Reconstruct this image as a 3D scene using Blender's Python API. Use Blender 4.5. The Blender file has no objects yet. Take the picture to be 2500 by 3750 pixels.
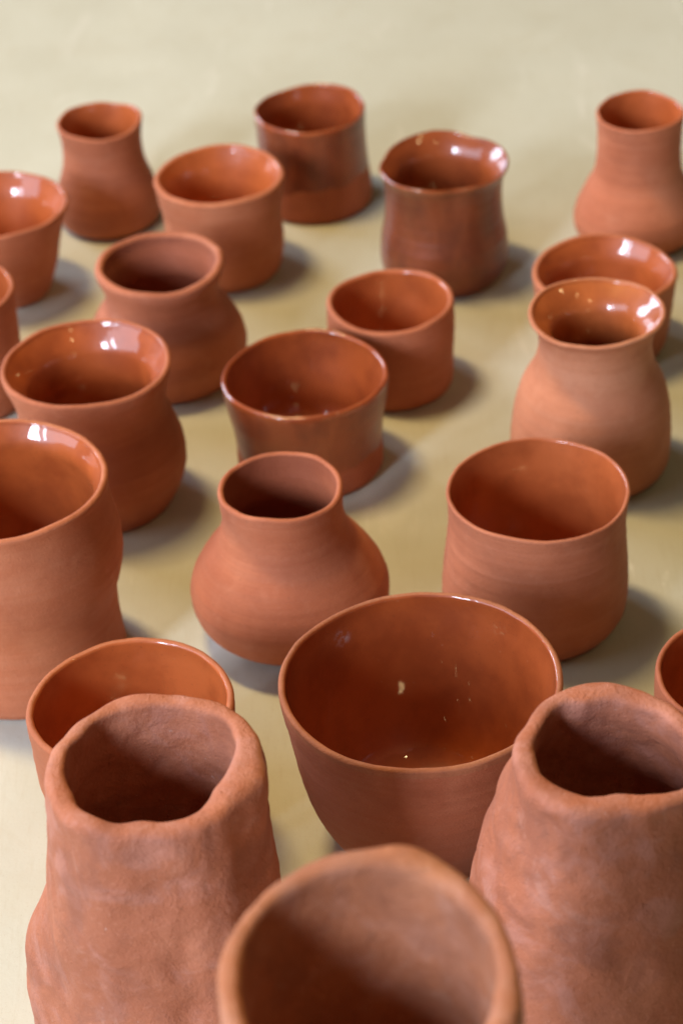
import bpy, math, random
import numpy as np
from mathutils import Matrix, Vector, noise

random.seed(7)
SC = bpy.context.scene
COL = SC.collection
R = math.radians

# ------------------------------------------------------------------ camera
cam_d = bpy.data.cameras.new('camera')
cam_d.sensor_fit = 'VERTICAL'
cam_d.sensor_height = 22.3
cam_d.lens = 52.55
cam_d.clip_start = 0.02
cam_d.clip_end = 60
cam_d.dof.use_dof = True
cam_d.dof.focus_distance = 1.0
cam_d.dof.aperture_fstop = 6.0
cam = bpy.data.objects.new('camera', cam_d)
COL.objects.link(cam)
PITCH, ROLL = 0.62598, -0.0615
fw = Vector((0, math.cos(PITCH), -math.sin(PITCH)))
rt = Vector((1, 0, 0))
up = rt.cross(fw)
r2 = math.cos(ROLL) * rt + math.sin(ROLL) * up
u2 = -math.sin(ROLL) * rt + math.cos(ROLL) * up
m = Matrix((r2, u2, -fw)).transposed().to_4x4()
m.translation = (0, 0, 0.75)
cam.matrix_world = m
SC.camera = cam

# ------------------------------------------------------------------ world, lamps, exposure
world = bpy.data.worlds.new('World')
SC.world = world
world.use_nodes = True
bg = world.node_tree.nodes['Background']
bg.inputs[0].default_value = (1.0, 0.86, 0.66, 1)
bg.inputs[1].default_value = 0.04


def area(name, loc, target, sx, sy, power, col, shape='RECTANGLE'):
    d = bpy.data.lights.new(name, 'AREA')
    d.shape = shape
    d.size = sx
    d.size_y = sy
    d.energy = power
    d.color = col
    o = bpy.data.objects.new(name, d)
    COL.objects.link(o)
    o.location = loc
    v = Vector(target) - Vector(loc)
    o.rotation_euler = v.to_track_quat('-Z', 'Y').to_euler()
    return o


WIN = (0.68, 0.80, 1.0)
LAMP = (1.0, 0.74, 0.34)
# windows: tall bright panes left of the camera, softer ones along the left wall
area('window_light', (-1.95, -1.55, 1.65), (0, 1, .05), 0.50, 0.95, 95, WIN)
area('window_light', (-2.52, -1.05, 1.65), (0, 1, .05), 0.20, 0.95, 18, WIN)
area('window_light', (-2.75, -0.30, 1.55), (0, 1.1, .05), 3.20, 1.60, 54, WIN)
area('window_light', (-2.60, 3.60, 1.55), (0, 1.7, 0), 1.90, 1.40, 122, WIN)
# ceiling lamps of the room
area('ceiling_lamp', (-0.55, 1.40, 2.2), (-0.2, 1.1, 0), 0.20, 0.62, 35, LAMP)
area('ceiling_lamp', (0.65, -0.55, 2.0), (0, 1, 0), 0.09, 0.09, 1.2, LAMP, 'ELLIPSE')
area('ceiling_lamp', (1.45, 0.25, 2.0), (0, 1, 0), 0.09, 0.09, 1.2, LAMP, 'ELLIPSE')
area('ceiling_lamp', (1.80, 1.15, 2.0), (0, 1, 0), 0.09, 0.09, 1.2, LAMP, 'ELLIPSE')
area('ceiling_lamp', (1.6, 2.2, 2.0), (0, 1, 0), 0.09, 0.09, 1.2, LAMP, 'ELLIPSE')

SC.view_settings.view_transform = 'Standard'
SC.view_settings.look = 'None'
SC.view_settings.gamma = 1
SC.view_settings.exposure = 0.20
SC.render.film_transparent = False


# ------------------------------------------------------------------ material helpers
class NT:
    def __init__(self, name):
        self.mat = bpy.data.materials.new(name)
        self.mat.use_nodes = True
        self.t = self.mat.node_tree
        self.b = self.t.nodes['Principled BSDF']
        self.tc = self.t.nodes.new('ShaderNodeTexCoord')
        self.oi = self.t.nodes.new('ShaderNodeObjectInfo')
        # every pot reads another stretch of the noise: shift by its place on the table
        ad = self.t.nodes.new('ShaderNodeVectorMath')
        ad.operation = 'ADD'
        self.L(self.tc.outputs['Object'], ad.inputs[0])
        self.L(self.oi.outputs['Location'], ad.inputs[1])
        self.co = ad.outputs[0]

    def L(self, a, b):
        self.t.links.new(a, b)

    def scaled(self, s):
        n = self.t.nodes.new('ShaderNodeMapping')
        n.inputs['Scale'].default_value = s
        self.L(self.co, n.inputs[0])
        return n.outputs[0]

    def noise(self, scale, detail=3, rough=.55, co=None, dist=0):
        n = self.t.nodes.new('ShaderNodeTexNoise')
        n.inputs['Scale'].default_value = scale
        n.inputs['Detail'].default_value = detail
        n.inputs['Roughness'].default_value = rough
        n.inputs['Distortion'].default_value = dist
        self.L(co if co is not None else self.co, n.inputs['Vector'])
        return n.outputs[0]

    def ramp(self, v, a, b, lo=0., hi=1.):
        n = self.t.nodes.new('ShaderNodeMapRange')
        n.inputs[1].default_value = a
        n.inputs[2].default_value = b
        n.inputs[3].default_value = lo
        n.inputs[4].default_value = hi
        n.interpolation_type = 'SMOOTHSTEP'
        self.L(v, n.inputs[0])
        return n.outputs[0]

    def mix(self, f, a, b, mode='MIX'):
        n = self.t.nodes.new('ShaderNodeMix')
        n.data_type = 'RGBA'
        n.blend_type = mode
        for k, x in ((0, f), (6, a), (7, b)):
            if hasattr(x, 'links'):
                self.L(x, n.inputs[k])
            elif k == 0:
                n.inputs[0].default_value = x
            else:
                n.inputs[k].default_value = (*x, 1)
        return n.outputs[2]

    def mul(self, a, b):
        n = self.t.nodes.new('ShaderNodeMath')
        n.operation = 'MULTIPLY'
        for k, x in ((0, a), (1, b)):
            if hasattr(x, 'links'):
                self.L(x, n.inputs[k])
            else:
                n.inputs[k].default_value = x
        return n.outputs[0]

    def bump(self, h, dist, strength=1., prev=None):
        n = self.t.nodes.new('ShaderNodeBump')
        n.inputs['Strength'].default_value = strength
        n.inputs['Distance'].default_value = dist
        self.L(h, n.inputs['Height'])
        if prev is not None:
            self.L(prev, n.inputs['Normal'])
        return n.outputs[0]


def clay(name, base, dark, pale, hand=False):
    n = NT(name)
    c = n.mix(n.ramp(n.noise(30, 3), .35, .68, 0, .55), base, dark)
    bands = n.noise(1, 3, .6, n.scaled((9, 9, 300)))
    c = n.mix(n.ramp(bands, .44, .70, 0, .17 if not hand else .03), c, pale)
    c = n.mix(n.ramp(n.noise(60, 4, .65, dist=.6), .52, .80, 0, .4), c, pale)
    c = n.mix(n.ramp(n.noise(1500, 2, .6), .56, .78, 0, .60), c, dark)
    c = n.mix(n.ramp(n.noise(820, 2, .5), .68, .76, 0, .6), c, (.17, .055, .030))
    c = n.mix(n.ramp(n.noise(700, 1), .72, .80, 0, .22), c, (.60, .40, .29))
    c = n.mix(n.ramp(n.noise(13, 3, .6), .46, .66, 0, .42), c, (dark[0] * .88, dark[1] * .86, dark[2] * .86))
    c = n.mix(n.ramp(n.noise(17, 3, .6, dist=.4), .54, .70, 0, .32), c, (pale[0] * 1.06, pale[1] * 1.05, pale[2]))
    c = n.mix(n.ramp(n.noise(430, 3, .7), .50, .72, 0, .42 if hand else .22), c, dark)
    c = n.mix(n.ramp(n.noise(370, 3, .7, dist=.3), .56, .74, 0, .40 if hand else .16), c, pale)
    if hand:
        c = n.mix(n.ramp(n.noise(48, 4, .6, dist=.5), .47, .66, 0, .6), c, (.47, .200, .140))
        c = n.mix(n.ramp(n.noise(27, 4, .6, dist=.7), .48, .64, 0, .6), c, (.30, .100, .055))
        c = n.mix(n.ramp(n.noise(36, 5, .72, dist=1.2), .56, .78, 0, .36), c, (.54, .30, .23))
        c = n.mix(n.ramp(n.noise(1, 4, .7, n.scaled((260, 190, 150)), 1.0), .68, .78, 0, .35), c, (.58, .36, .27))
        c = n.mix(n.ramp(n.noise(55, 5, .75), .63, .80, 0, .55), c, (.15, .075, .055))
        c = n.mix(n.ramp(n.noise(430, 2, .6), .72, .80, 0, .5), c, (.66, .48, .40))
    c = n.mix(1., c, n.oi.outputs['Color'], 'MULTIPLY')
    n.L(c, n.b.inputs['Base Color'])
    n.b.inputs['Roughness'].default_value = .72
    n.b.inputs['Specular IOR Level'].default_value = .36
    b = n.bump(n.noise(1, 2, .5, n.scaled((14, 14, 520))), .00032 if not hand else .0001, .7)
    b = n.bump(n.noise(1100, 3, .7), .00036, .9, b)
    b = n.bump(n.noise(420, 3, .7), .0006 if hand else .0002, .7, b)
    if hand:
        b = n.bump(n.noise(110, 5, .66, dist=.4), .0014, .7, b)
        b = n.bump(n.ramp(n.noise(190, 3, .6), .68, .78), .0006, .6, b)
        b = n.bump(n.noise(1, 3, .6, n.scaled((40, 40, 420)), .5), .0003, .5, b)
    n.L(b, n.b.inputs['Normal'])
    return n.mat


def glaze(name, base, dark, rough=.035, coat=1., runs=False, patch=None):
    n = NT(name)
    c = n.mix(n.ramp(n.noise(40, 4, .6), .36, .68), base, dark)
    if runs:
        c = n.mix(n.ramp(n.noise(1, 4, .6, n.scaled((130, 130, 22)), .4), .45, .72, 0, .4), c, (.30, .078, .024))
        c = n.mix(n.ramp(n.noise(24, 3), .5, .7, 0, .5), c, dark)
    c = n.mix(n.ramp(n.noise(1100, 2), .66, .74, 0, .55), c, (.09, .03, .015))
    c = n.mix(n.ramp(n.noise(420, 2), .72, .79, 0, .45), c, (.50, .27, .16))
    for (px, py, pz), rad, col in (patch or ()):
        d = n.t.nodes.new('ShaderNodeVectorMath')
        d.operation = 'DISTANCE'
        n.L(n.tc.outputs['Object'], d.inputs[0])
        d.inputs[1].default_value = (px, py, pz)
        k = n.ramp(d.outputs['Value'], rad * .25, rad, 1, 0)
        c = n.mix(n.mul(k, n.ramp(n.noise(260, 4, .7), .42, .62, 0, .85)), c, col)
    c = n.mix(1., c, n.oi.outputs['Color'], 'MULTIPLY')
    n.L(c, n.b.inputs['Base Color'])
    n.b.inputs['Roughness'].default_value = .45
    n.b.inputs['Specular IOR Level'].default_value = .3
    n.b.inputs['Coat Weight'].default_value = coat
    n.b.inputs['Coat Roughness'].default_value = rough
    n.b.inputs['Coat IOR'].default_value = 1.55
    b = n.bump(n.noise(42, 1.5, .4), .0008, .08 if patch else .35)
    n.L(b, n.b.inputs['Coat Normal'])
    n.L(n.bump(n.noise(900, 2), .0001, .6), n.b.inputs['Normal'])
    return n.mat


CLAY = clay('terracotta_bare', (.48, .147, .064), (.35, .094, .038), (.57, .225, .120))
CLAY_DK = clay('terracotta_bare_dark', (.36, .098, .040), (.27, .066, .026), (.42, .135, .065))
LIP = clay('terracotta_lip', (.50, .170, .070), (.26, .075, .032), (.58, .26, .13))
HAND = clay('terracotta_hand_built', (.46, .152, .074), (.35, .106, .048), (.55, .225, .135), True)
GLAZE = glaze('clear_glaze_on_terracotta', (.44, .097, .022), (.33, .066, .015))
GLAZE_BOWL = glaze('glaze_with_pale_patches', (.44, .097, .022), (.33, .066, .015), patch=(
    ((-.031, .044, .077), .0062, (.50, .42, .42)), ((.036, .040, .079), .005, (.58, .30, .14))))  # two small paler patches on the inner wall, below the rim
GLAZE_DK = glaze('brown_glaze_on_terracotta', (.32, .068, .016), (.22, .043, .011), .06)
GLAZE_OUT = glaze('brown_glaze_outside', (.23, .048, .013), (.15, .031, .010), .36, .5, True)
SATIN = glaze('thin_satin_glaze', (.49, .115, .029), (.38, .082, .020), .12)


def table_mat():
    n = NT('painted_board')
    c = n.mix(n.ramp(n.noise(5, 4, .6), .34, .66), (.545, .532, .445), (.51, .492, .40))
    c = n.mix(n.ramp(n.noise(26, 4, .65, dist=.5), .50, .78, 0, .22), c, (.44, .385, .27))
    c = n.mix(n.ramp(n.noise(1, 4, .62, n.scaled((14, 4, 1)), 1.3), .58, .74, 0, .55), c, (.66, .635, .56))
    c = n.mix(n.ramp(n.noise(1, 5, .7, n.scaled((70, 11, 1)), 1.6), .62, .74, 0, .6), c, (.72, .70, .63))
    c = n.mix(n.ramp(n.noise(900, 2), .58, .78, 0, .40), c, (.36, .30, .19))
    c = n.mix(n.ramp(n.noise(1, 3, .7, n.scaled((420, 40, 1)), .3), .50, .75, 0, .22), c, (.42, .365, .25))
    c = n.mix(n.ramp(n.noise(330, 2), .73, .79, 0, .5), c, (.50, .33, .22))
    n.L(c, n.b.inputs['Base Color'])
    r = n.ramp(n.noise(18, 4, .6), .3, .7, .36, .52)
    n.L(r, n.b.inputs['Roughness'])
    n.b.inputs['Specular IOR Level'].default_value = .5
    b = n.bump(n.noise(240, 4, .6), .0003, .5)
    n.L(b, n.b.inputs['Normal'])
    return n.mat


# ------------------------------------------------------------------ object helpers
def tag(o, label, cat, group):
    o['label'] = label
    o['category'] = cat
    if group:
        o['group'] = group


def grid_parts(root, P, ranges, edge=None):
    """P[i, j] profile x angle grid; every range (name, i0, i1, material) becomes one mesh under root."""
    n, s = P.shape[:2]
    dj = np.roll(P, -1, 1) - np.roll(P, 1, 1)
    di = np.gradient(P, axis=0)
    N = np.cross(dj, di)
    N /= np.linalg.norm(N, axis=2, keepdims=True) + 1e-12
    N[0] = (0, 0, -1)
    N[-1] = (0, 0, 1)
    for name, i0, i1, mat in ranges:
        if edge is not None and name == 'body':
            i1 = int(edge.max()) + 1
        if edge is not None and name == 'outer_glaze':
            i0 = int(edge.min())
        Q = P[i0:i1 + 1].reshape(-1, 3)
        q = i1 - i0 + 1
        a = np.arange(q - 1)[:, None] * s
        j = np.arange(s)[None]
        k = (j + 1) % s
        F = np.stack([a + j, a + k, a + s + k, a + s + j], -1)
        if edge is not None and name in ('body', 'outer_glaze'):
            low = (np.arange(i0, i1)[:, None] < edge[None])
            F = F[low if name == 'body' else ~low]
        F = F.reshape(-1, 4).tolist()
        if i0 == 0:
            F.append(list(range(s))[::-1])
        if i1 == n - 1:
            F.append(list(range((q - 1) * s, q * s)))
        me = bpy.data.meshes.new(name)
        me.from_pydata(Q.tolist(), [], F)
        me.polygons.foreach_set('use_smooth', [True] * len(me.polygons))
        me.normals_split_custom_set_from_vertices(N[i0:i1 + 1].reshape(-1, 3).tolist())
        me.materials.append(mat)
        o = bpy.data.objects.new(name, me)
        o.color = root.color
        o.parent = root
        COL.objects.link(o)


FR = np.array([0, .04, .13, .26, .4, .54, .68, .82, .93, 1.0])


def herm(zs, rs, z):
    mm = np.gradient(rs, zs)
    i = np.clip(np.searchsorted(zs, z) - 1, 0, len(zs) - 2)
    h = zs[i + 1] - zs[i]
    t = (z - zs[i]) / h
    return ((2 * t**3 - 3 * t**2 + 1) * rs[i] + (t**3 - 2 * t**2 + t) * h * mm[i]
            + (-2 * t**3 + 3 * t**2) * rs[i + 1] + (t**3 - t**2) * h * mm[i + 1])


def empty(name, x, y, tint):
    o = bpy.data.objects.new(name, None)
    o.empty_display_size = .02
    COL.objects.link(o)
    o.location = (x, y, 0)
    o.color = (*tint, 1)
    return o


SEG = 144


def thrown(name, label, cat, group, x, y, h, lean, rs, wall=2.6, lining=GLAZE, lip=CLAY, body=CLAY,
           glaze_from=None, tint=(1, 1, 1), flute=None, seed=0, wob=1.0, ring=.16, lip_mm=None, flare=0.):
    """A pot turned on the wheel: outer wall, lip and inner surface share one turned outline."""
    rng = np.random.RandomState(seed + 3)
    rs = np.array(rs) / 1000
    t = wall / 1000
    tl = (lip_mm or wall) / 1000            # lip thickness
    root = empty(name, x, y, tint)
    tag(root, label, cat, group)
    hl = h - tl * .5
    zo = np.concatenate([[0.0008, .0018], np.linspace(.0034, hl, 70)])
    ro = herm(FR * h, rs, zo)
    ro[0] -= .0012
    ro[1] -= .0003
    # throwing rings, a fraction of a millimetre
    ph = rng.rand(3) * 6.28
    ridges = (np.sin(zo * 900 + ph[0]) + .6 * np.sin(zo * 1630 + ph[1]) + .8 * np.sin(zo * 410 + ph[2])) * ring * .00045
    ridges *= np.clip((hl - zo) / .008, 0, 1) * np.clip(zo / .008, 0, 1)
    ro = ro + ridges
    foot_r = np.array([.0003, ro[0] * .5, ro[0] * .80, ro[0] * .86, ro[0] - .0015])
    foot_z = np.array([.0016, .0016, .0014, .0, .0])
    # lip: half round
    a = np.linspace(0, math.pi, 15)[1:-1]
    rc = ro[-1] - tl / 2
    lr = rc + tl / 2 * np.cos(a)
    lz = hl + tl / 2 * np.sin(a) * 1.0
    # inside
    fl = .0065
    zi = np.linspace(hl, fl, 64)
    d = np.clip((hl - zi) / .012, 0, 1)
    d = d * d * (3 - 2 * d)
    th = tl + (t - tl) * d + .0018 * np.clip((h - zi) / h, 0, 1)**2
    ri = herm(FR * h, rs, zi) - th - ridges[-1]
    fd = np.clip((hl - zi) / .013, 0, 1)
    ri = ri - flare / 1000 * np.sin(fd * math.pi / 2)
    ri[0] = ro[-1] - tl
    blend = np.clip((zi - fl) / .011, 0, 1)
    ri = ri - (1 - np.sqrt(np.clip(1 - (1 - blend)**2, 0, 1))) * .010
    fr = ri[-1] * np.array([.93, .8, .6, .4, .2, .01])
    fz = fl - np.array([.0004, .0007, .001, .001, .0008, .0005])
    rr = np.concatenate([foot_r, ro, lr, ri, fr])
    zz = np.concatenate([foot_z, zo, lz, zi, fz])
    n_foot = len(foot_r)
    i_lip0 = n_foot + len(ro) - 3
    i_lip1 = n_foot + len(ro) + 9
    th_ = np.linspace(0, 2 * math.pi, SEG, endpoint=False)
    rrg = np.repeat(rr[:, None], SEG, 1)
    zzg = np.repeat(zz[:, None], SEG, 1)
    k = zzg / h
    # hand wobble
    p = rng.rand(6) * 6.28
    w = wob * (.006 * np.cos(2 * th_ + p[0]) + .003 * np.cos(3 * th_ + p[1]) + .0015 * np.cos(5 * th_ + p[2]))
    rrg = rrg * (1 + w[None] * k)
    zzg = zzg + (k**3) * wob * (.0007 * np.cos(2 * th_ + p[3]) + .0004 * np.cos(3 * th_ + p[4])
                                + .0002 * np.cos(7 * th_ + p[5]))[None]
    if flute is not None:
        g = np.zeros(SEG)
        for ang, dep, wid in flute:
            dd = np.angle(np.exp(1j * (th_ - R(ang))))
            g += dep / 1000 * np.exp(-(dd / R(wid))**2)
        rrg = rrg + g[None] * np.clip((k - .5) / .5, 0, 1)**1.5
        zzg = zzg + g[None] * .35 * np.clip((k - .7) / .3, 0, 1)
    for i in range(i_lip0, n_foot + len(ro) + len(lr) + 12):
        f = min(1., (i - i_lip0) / 4)
        for j in range(SEG):
            q = Vector((rrg[i, j] * math.cos(th_[j]) + seed, rrg[i, j] * math.sin(th_[j]), zzg[i, j]))
            f = min(f, max(0., (n_foot + len(ro) + len(lr) + 11 - i) / 8))
            e = (noise.noise(q * 90) * .00035 + noise.noise(q * 330) * .00013) * f * wob
            zzg[i, j] += e
            rrg[i, j] += noise.noise(q * 120 + Vector((3, 1, 7))) * .00022 * f * wob
    ln = lean / 1000 * (1 - k)
    P = np.stack([rrg * np.cos(th_) + ln, rrg * np.sin(th_), zzg], -1)
    last = len(rr) - 1
    if glaze_from is None:
        parts = [('body', 0, i_lip0, body), ('rim', i_lip0, i_lip1, lip), ('glaze_lining', i_lip1, last, lining)]
    else:
        ig = n_foot + int(np.argmin(abs(zo - glaze_from * h)))
        parts = [('body', 0, ig, body), ('outer_glaze', ig, i_lip0, GLAZE_OUT), ('rim', i_lip0, i_lip1, lining),
                 ('glaze_lining', i_lip1, last, lining)]
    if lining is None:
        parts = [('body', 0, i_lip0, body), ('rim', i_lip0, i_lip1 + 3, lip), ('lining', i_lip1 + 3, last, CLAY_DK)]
    edge = None
    if glaze_from is not None and glaze_from > .1:
        edge = np.round(ig + 2.2 * np.sin(2 * th_ + p[1]) + 1.3 * np.sin(5 * th_ + p[2])
                        + 1.0 * np.sin(11 * th_ + p[4]) + rng.uniform(-.5, .5, SEG)).astype(int)
    grid_parts(root, P, parts, edge)
    return root


def periodic(tab, th):
    """smooth periodic interpolation of (degrees, value) pairs"""
    tab = sorted((a % 360, v) for a, v in tab)
    a = np.array([q[0] for q in tab], float)
    v = np.array([q[1] for q in tab], float)
    a = np.concatenate([a - 360, a, a + 360])
    v = np.concatenate([v, v, v])
    q = np.interp(np.degrees(th) % 360, a, v)
    for _ in range(3):
        q = (np.roll(q, 1) + 2 * q + np.roll(q, -1)) / 4
    return q


def hand_built(name, label, cat, group, x, y, h, rim_in, rim_out, levels, crest, bulges=(), tint=(1, 1, 1),
               seed=0, lump=1.0, lip_h=.45, thick=7.5):
    """A coil-built jar: rim_in / rim_out are (degrees, mm) loops, levels (z mm, radii at right, back, left, front)."""
    S = 220
    th = np.linspace(0, 2 * math.pi, S, endpoint=False)
    rin = periodic(rim_in, th) / 1000
    rout = periodic(rim_out, th) / 1000
    cr = periodic(crest, th) / 1000
    root = empty(name, x, y, tint)
    tag(root, label, cat, group)
    lv = sorted(levels)
    lz = np.array([q[0] for q in lv]) / 1000

    def body_r(z):
        v = [np.interp(z, lz, [q[i] for q in lv]) / 1000 for i in range(1, 5)]
        c, s = np.cos(th), np.sin(th)
        rx = np.where(c > 0, v[0], v[2])
        ry = np.where(s > 0, v[1], v[3])
        e = 2.25
        r = (np.abs(c / rx)**e + np.abs(s / ry)**e)**(-1 / e)
        for ang, wid, z0, zw, dep in bulges:
            dd = np.angle(np.exp(1j * (th - R(ang))))
            q = np.exp(-(np.abs(dd) / R(wid))**2.6)
            zz = 1 / (1 + math.exp(-(z0 - z * 1000) / zw)) if zw > 0 else math.exp(-((z * 1000 - z0) / zw)**2)
            r = r + dep / 1000 * q * zz
        return r

    rows_r, rows_z = [], []
    tw = rout - rin
    lip_z = h + cr
    base = lip_z - tw * lip_h
    b0 = body_r(0)
    for f in (.005, .5, .9):
        rows_r.append(b0 * f)
        rows_z.append(np.zeros(S))
    M = 110
    for i in range(M):
        u = i / (M - 1)
        z = .001 + u * (base - .001)
        zr = .001 + u * (h - .001)
        rb = body_r(zr)
        if i == 0:
            rb = rb * .975
        f = min(1, max(0, (u - .80) / .2))
        f = f * f * (3 - 2 * f)
        rows_r.append(rb * (1 - f) + rout * f)
        rows_z.append(z)
    for a in np.linspace(0, math.pi, 21)[1:-1]:
        rows_r.append((rin + rout) / 2 + tw / 2 * math.copysign(abs(math.cos(a))**.8, math.cos(a)))
        rows_z.append(base + tw * lip_h * math.sin(a)**.85)
    K = 70
    for i in range(K):
        u = i / (K - 1)
        z = base + u * (.010 - base)
        zr = h + u * (.010 - h)
        f = min(1, u / .22)
        f = f * f * (3 - 2 * f)
        rows_r.append(rin * (1 - f) + (body_r(zr) - thick / 1000) * f)
        rows_z.append(z)
    rl = rows_r[-1]
    for f in (.8, .5, .005):
        rows_r.append(rl * f)
        rows_z.append(np.full(S, .009))
    r = np.array(rows_r)
    z = np.array(rows_z)
    P = np.stack([r * np.cos(th), r * np.sin(th), z], -1)
    off = Vector((seed * 3.1, seed * 1.7, 0))
    for i in range(3, P.shape[0] - 3):
        for j in range(S):
            p = Vector(P[i, j])
            q = p + off
            n1 = noise.noise(q * 30) * .0015 + noise.noise(q * 70) * .0010 + noise.noise(q * 160) * .0004 - max(0, noise.noise(q * 52 + Vector((5, 5, 5))) - .28) * .0018
            rad = Vector((p.x, p.y, 0)).normalized()
            w = lump * min(1, p.z / .004)
            p += rad * n1 * w
            p.z += noise.noise(q * 60 + Vector((9, 4, 2))) * .0018 * w * min(1, p.z / .03)
            P[i, j] = p
    i1 = 3 + M - 6
    i2 = 3 + M + 19 + 4
    grid_parts(root, P, [('body', 0, i1, HAND), ('rim', i1, i2, HAND), ('inner_wall', i2, P.shape[0] - 1, HAND)])
    return root


# ------------------------------------------------------------------ the table
def tabletop():
    x0, x1, y0, y1, t = -2.2, 2.2, -0.3, 4.2, .03
    me = bpy.data.meshes.new('tabletop')
    v = [(x0, y0, 0), (x1, y0, 0), (x1, y1, 0), (x0, y1, 0), (x0, y0, -t), (x1, y0, -t), (x1, y1, -t), (x0, y1, -t)]
    me.from_pydata(v, [], [(0, 1, 2, 3), (7, 6, 5, 4), (0, 4, 5, 1), (1, 5, 6, 2), (2, 6, 7, 3), (3, 7, 4, 0)])
    me.materials.append(table_mat())
    o = bpy.data.objects.new('tabletop', me)
    o['kind'] = 'structure'
    COL.objects.link(o)


tabletop()

# ------------------------------------------------------------------ the pots
VA, CU, BO, HA = 'wheel-thrown vases', 'wheel-thrown cups', 'wheel-thrown bowls', 'hand-built jars'
B_, G_ = dict(lining=SATIN), dict(lining=GLAZE)

thrown('vase', 'small bare vase with flared foot, leftmost of the back row', 'vase', VA,
       -.1361, 1.3741, .0705, -.4, [27.8, 30.6, 32.6, 32.4, 30.2, 26.9, 25.2, 25.2, 26.2, 27.2],
       wall=2.4, seed=1, tint=(.98, .96, .96), **B_)
thrown('cup', 'brown glazed cup with an unglazed foot band, farthest at the back', 'cup', CU,
       -.0044, 1.3847, .0647, .5, [36.4, 36.7, 36.4, 35.9, 35.2, 34.6, 34.4, 34.4, 34.9, 34.9],
       wall=2.2, seed=2, body=CLAY_DK, ring=.04, flare=1.5, lining=GLAZE_DK, glaze_from=.36, tint=(1.15, 1.1, 1.05))
thrown('cup', 'bare flared cup with glossy inside, between the small back vase and the brown glazed cup', 'cup', CU,
       -.0613, 1.3018, .0655, .1, [32.0, 33.2, 34.9, 36.2, 36.4, 35.6, 36.4, 37.9, 38.9, 39.6], wall=4.0, seed=3, tint=(1.05, 1.06, 1.02), flare=2.5, **B_)
thrown('cup', 'dark glossy glazed cup with a wavy pinched rim', 'cup', CU,
       .0731, 1.2826, .0749, -1.0, [34.9, 36.3, 38.3, 38.7, 37.5, 35.6, 35.0, 35.1, 36.8, 39.0],
       wall=2.0, seed=4, body=CLAY_DK, flare=4, lining=GLAZE_DK, glaze_from=.03, tint=(1.0, 1.0, 1.0),
       flute=[(-84, -3.2, 13), (58, -1.2, 12), (-35, 1.4, 22), (-125, 1.6, 22), (95, .8, 20), (20, .5, 20),
              (160, -1.2, 15)])
thrown('vase', 'bare pear-shaped vase with tall neck, at the right edge of the back row', 'vase', VA,
       .1941, 1.3109, .0858, -1.1, [30.1, 34.2, 38.4, 37.4, 32.4, 27.0, 25.6, 25.6, 26.2, 27.1],
       wall=2.2, seed=5, tint=(1.04, 1.0, 1.0), **B_)
thrown('cup', 'glossy lined flared cup half hidden behind the round-bellied vase at right', 'cup', CU,
       .1572, 1.1852, .0515, .1, [31.5, 33.4, 35.6, 37.0, 37.9, 38.7, 39.4, 39.9, 40.6, 41.3], wall=3.8, seed=6, flare=4, **G_)
thrown('vase', 'round-bellied bare vase with flaring glossy mouth, at right', 'vase', VA,
       .1381, 1.0671, .0967, -3.3, [36.5, 40.8, 42.6, 42.5, 41.2, 38.0, 31.6, 29.6, 32.1, 36.6],
       wall=2.8, seed=7, flare=5, tint=(1.06, 1.22, 1.30), **G_)
thrown('cup', 'small straight bare cup standing right behind the brown glazed cup at the centre', 'cup', CU,
       .0345, 1.1615, .0546, -.3, [32.8, 33.7, 34.4, 34.6, 34.8, 35.3, 35.8, 35.7, 35.6, 35.7], wall=3.6, seed=8, tint=(.95, .91, .88), **B_)
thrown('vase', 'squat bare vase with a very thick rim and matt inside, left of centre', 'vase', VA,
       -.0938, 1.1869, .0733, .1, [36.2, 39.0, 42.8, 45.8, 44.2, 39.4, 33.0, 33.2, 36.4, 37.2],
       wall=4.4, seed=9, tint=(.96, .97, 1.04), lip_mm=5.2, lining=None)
thrown('vase', 'round bare pot with a glossy flared mouth, in front of the thick-rimmed squat vase', 'vase', VA,
       -.1276, 1.0630, .0871, 2.3, [35.0, 36.7, 41.0, 45.1, 45.5, 42.6, 38.9, 40.2, 43.0, 44.4],
       wall=3.4, seed=10, flare=5, tint=(.94, .90, .88), **G_)
thrown('cup', 'brown glazed cup with a shiny lip and unglazed foot, near the centre of the table', 'cup', CU,
       -.0151, 1.0850, .0581, .3, [38.7, 39.3, 39.6, 39.4, 39.8, 40.8, 42.3, 43.5, 44.2, 44.3],
       wall=2.8, seed=11, body=CLAY_DK, ring=.04, lining=GLAZE_DK, glaze_from=.30, tint=(1.15, 1.1, 1.0))
thrown('vase', 'tall waisted bare jar with a glossy mouth, cut by the left edge', 'vase', VA,
       -.1581, .9310, .1081, -.6, [49.2, 49.2, 48.4, 47.6, 48.3, 52.4, 53.4, 51.0, 49.8, 50.7],
       wall=3.6, seed=12, flare=4.5, tint=(1.04, 1.04, 1.0), **G_)
thrown('cup', 'thin bare cup with smooth glazed inside, half hidden behind the front left hand-built jar', 'cup', CU,
       -.0961, .8002, .0773, 0, [27.0, 28.2, 31.9, 36.7, 41.4, 43.6, 44.1, 44.3, 44.8, 44.9],
       wall=3.4, seed=13, tint=(1.0, 1.0, .95), **B_)
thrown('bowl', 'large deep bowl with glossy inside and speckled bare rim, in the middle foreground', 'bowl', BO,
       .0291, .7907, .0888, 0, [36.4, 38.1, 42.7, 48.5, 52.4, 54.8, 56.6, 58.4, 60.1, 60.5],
       wall=3.2, seed=14, lip=LIP, tint=(.84, .80, .80), lining=GLAZE_BOWL)
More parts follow.
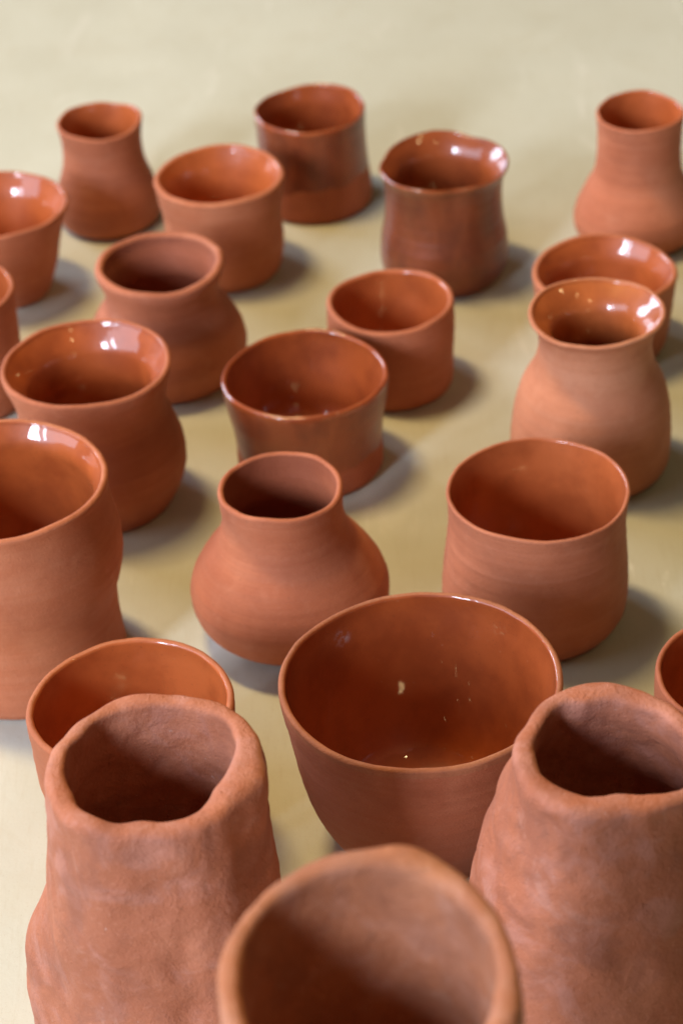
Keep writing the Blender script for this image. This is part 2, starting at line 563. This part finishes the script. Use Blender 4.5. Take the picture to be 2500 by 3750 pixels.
thrown('cup', 'wide bare cup with a slight waist and satin inside, right of the squat bottle-necked vase', 'cup', CU,
       .0943, .9388, .0779, -2.2, [36.5, 40.2, 44.4, 45.5, 45.1, 44.2, 43.1, 42.7, 43.2, 44.0],
       wall=2.2, seed=15, tint=(.97, .99, 1.04), **B_)
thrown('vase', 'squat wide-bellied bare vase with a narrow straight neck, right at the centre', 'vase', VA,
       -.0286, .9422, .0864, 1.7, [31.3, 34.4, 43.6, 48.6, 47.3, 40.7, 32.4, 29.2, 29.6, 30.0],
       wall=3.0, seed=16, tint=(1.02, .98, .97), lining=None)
thrown('cup', 'bare cup cut off by the right edge, behind the front right hand-built jar', 'cup', CU,
       .1704, .8051, .0700, 0, [30.5, 31.7, 33.0, 34.3, 35.7, 37.0, 38.0, 38.4, 38.4, 38.1],
       wall=2.6, seed=17, tint=(.90, .86, .84), **B_)
thrown('bowl', 'small tapered bowl with very glossy bright inside, at the left edge near the back', 'bowl', BO,
       -.1962, 1.2913, .0601, .3, [25.9, 26.6, 28.6, 31.4, 33.8, 35.6, 37.6, 40.1, 42.6, 43.9],
       wall=2.8, seed=18, flare=3, **G_)
thrown('cup', 'straight bare cup almost wholly outside the left edge, below the small glossy bowl', 'cup', CU,
       -.2101, 1.1701, .0731, 0, [32.3, 33.6, 34.2, 34.4, 34.6, 34.7, 34.9, 35.2, 35.6, 35.9],
       wall=3.0, seed=19, **B_)

hand_built('jar', 'lumpy hand-built jar with thick three-cornered mouth, front left', 'jar', HA,
           -.0754, .6807, .1485,
           [(-155, 33.4), (-135, 35.9), (-117, 34.9), (-99, 31.5), (-67, 33.0), (-59, 31.5), (-38, 27.0), (-10, 29.0),
            (12, 31.3), (33, 33.0), (58, 29.6), (79, 28.8), (109, 30.2), (130, 32.0), (149, 32.1), (172, 34.0)],
           [(-175, 42), (-150, 43.5), (-125, 45), (-95, 41.5), (-65, 43), (-40, 40.5), (-21, 43.9), (1, 41), (27, 39.8),
            (47, 39.4), (65, 37), (87, 36.2), (115, 37.2), (138, 37.2), (157, 39.0)],
           [(150, 40, 37, 42.4, 44), (130, 39.8, 38, 44, 42.5), (118, 40.2, 39, 45, 43.5), (95, 41.6, 41, 46.6, 46),
            (70, 42.5, 43, 47, 47), (40, 44, 44, 47.5, 50), (15, 46, 45, 49, 53), (0, 46, 44, 49, 53)],
           [(-150, 1.5), (-90, .5), (-30, 2), (40, 3), (90, 3), (150, 2)],
           bulges=[(158, 32, 65, 9, 18), (-62, 15, 170, 40, 3.4), (-40, 12, 60, -40, -2.0), (-47, 6, 52, 8, -1.6), (-120, 18, 120, -30, 1.2)],
           tint=(1.04, 1.03, 1.03), seed=21)
hand_built('jar', 'lumpy hand-built jar with narrow dark mouth and sloping shoulder, front right', 'jar', HA,
           .0962, .6698, .151,
           [(-173, 29.0), (-159, 29.9), (-143, 28.6), (-122, 27.6), (-99, 24.6), (-74, 27.2), (-52, 30.8), (-33, 30.7),
            (-5, 27.2), (22, 24.3), (57, 23.2), (83, 24.3), (111, 26), (127, 30), (149, 28.8)],
           [(-150, 41), (-120, 40), (-95, 35), (-60, 37), (-30, 39), (-1, 35), (26, 32), (54, 32.4), (73, 35.1), (97, 36.1),
            (118, 36.4), (132, 36.4), (155, 35.3), (178, 38.2)],
           [(152, 36, 37, 38, 39), (141, 37.5, 39, 42.7, 41), (128, 39, 40, 45, 43), (117, 41, 41, 46.8, 45),
            (105, 42, 42, 51, 47), (92, 43, 43, 54, 49), (60, 46, 46, 58, 53), (30, 48, 48, 60, 56), (0, 47, 47, 58, 55)],
           [(-150, 1), (-90, .5), (-30, 1.5), (40, 2), (90, 4), (150, 2)],
           bulges=[(-100, 14, 138, -14, 1.8), (-70, 16, 100, -40, 1.6)],
           tint=(1.02, 1.0, 1.0), seed=25)
hand_built('jar', 'hand-built jar with a wide pale rim, nearest to the camera and out of focus', 'jar', HA,
           -.0002, .4794, .2345,
           [(-179, 36.2), (-140, 36), (-90, 36), (-36, 32.5), (-13, 34.5), (3, 36.4), (16, 38.0), (32, 39.2), (52, 41.0),
            (69, 42.2), (85, 42.5), (102, 43.0), (120, 43.5), (133, 42.5), (147, 40.5), (165, 37.9)],
           [(-150, 43.5), (-90, 43.5), (-40, 43.5), (-21, 44.0), (0, 43.4), (17, 44.0), (35, 46.5), (49, 49.5), (60, 52), (70, 54.5),
            (78, 54.5), (87, 53), (99, 52), (108, 51.8), (118, 50.5), (135, 47.5), (149, 47.0), (160, 46.0), (179, 43.7)],
           [(232, 43.4, 51, 43.6, 43.5), (215, 43.4, 46, 43.0, 43.5), (180, 43, 44, 42.5, 43), (90, 44, 44, 44, 44), (0, 45, 45, 45, 45)],
           [(-150, 0), (-90, 0), (-20, 0), (30, 3), (75, 8), (95, 7), (130, 4), (170, 1)],
           tint=(1.02, 1.10, 1.0), seed=29, lump=.6, lip_h=.6)
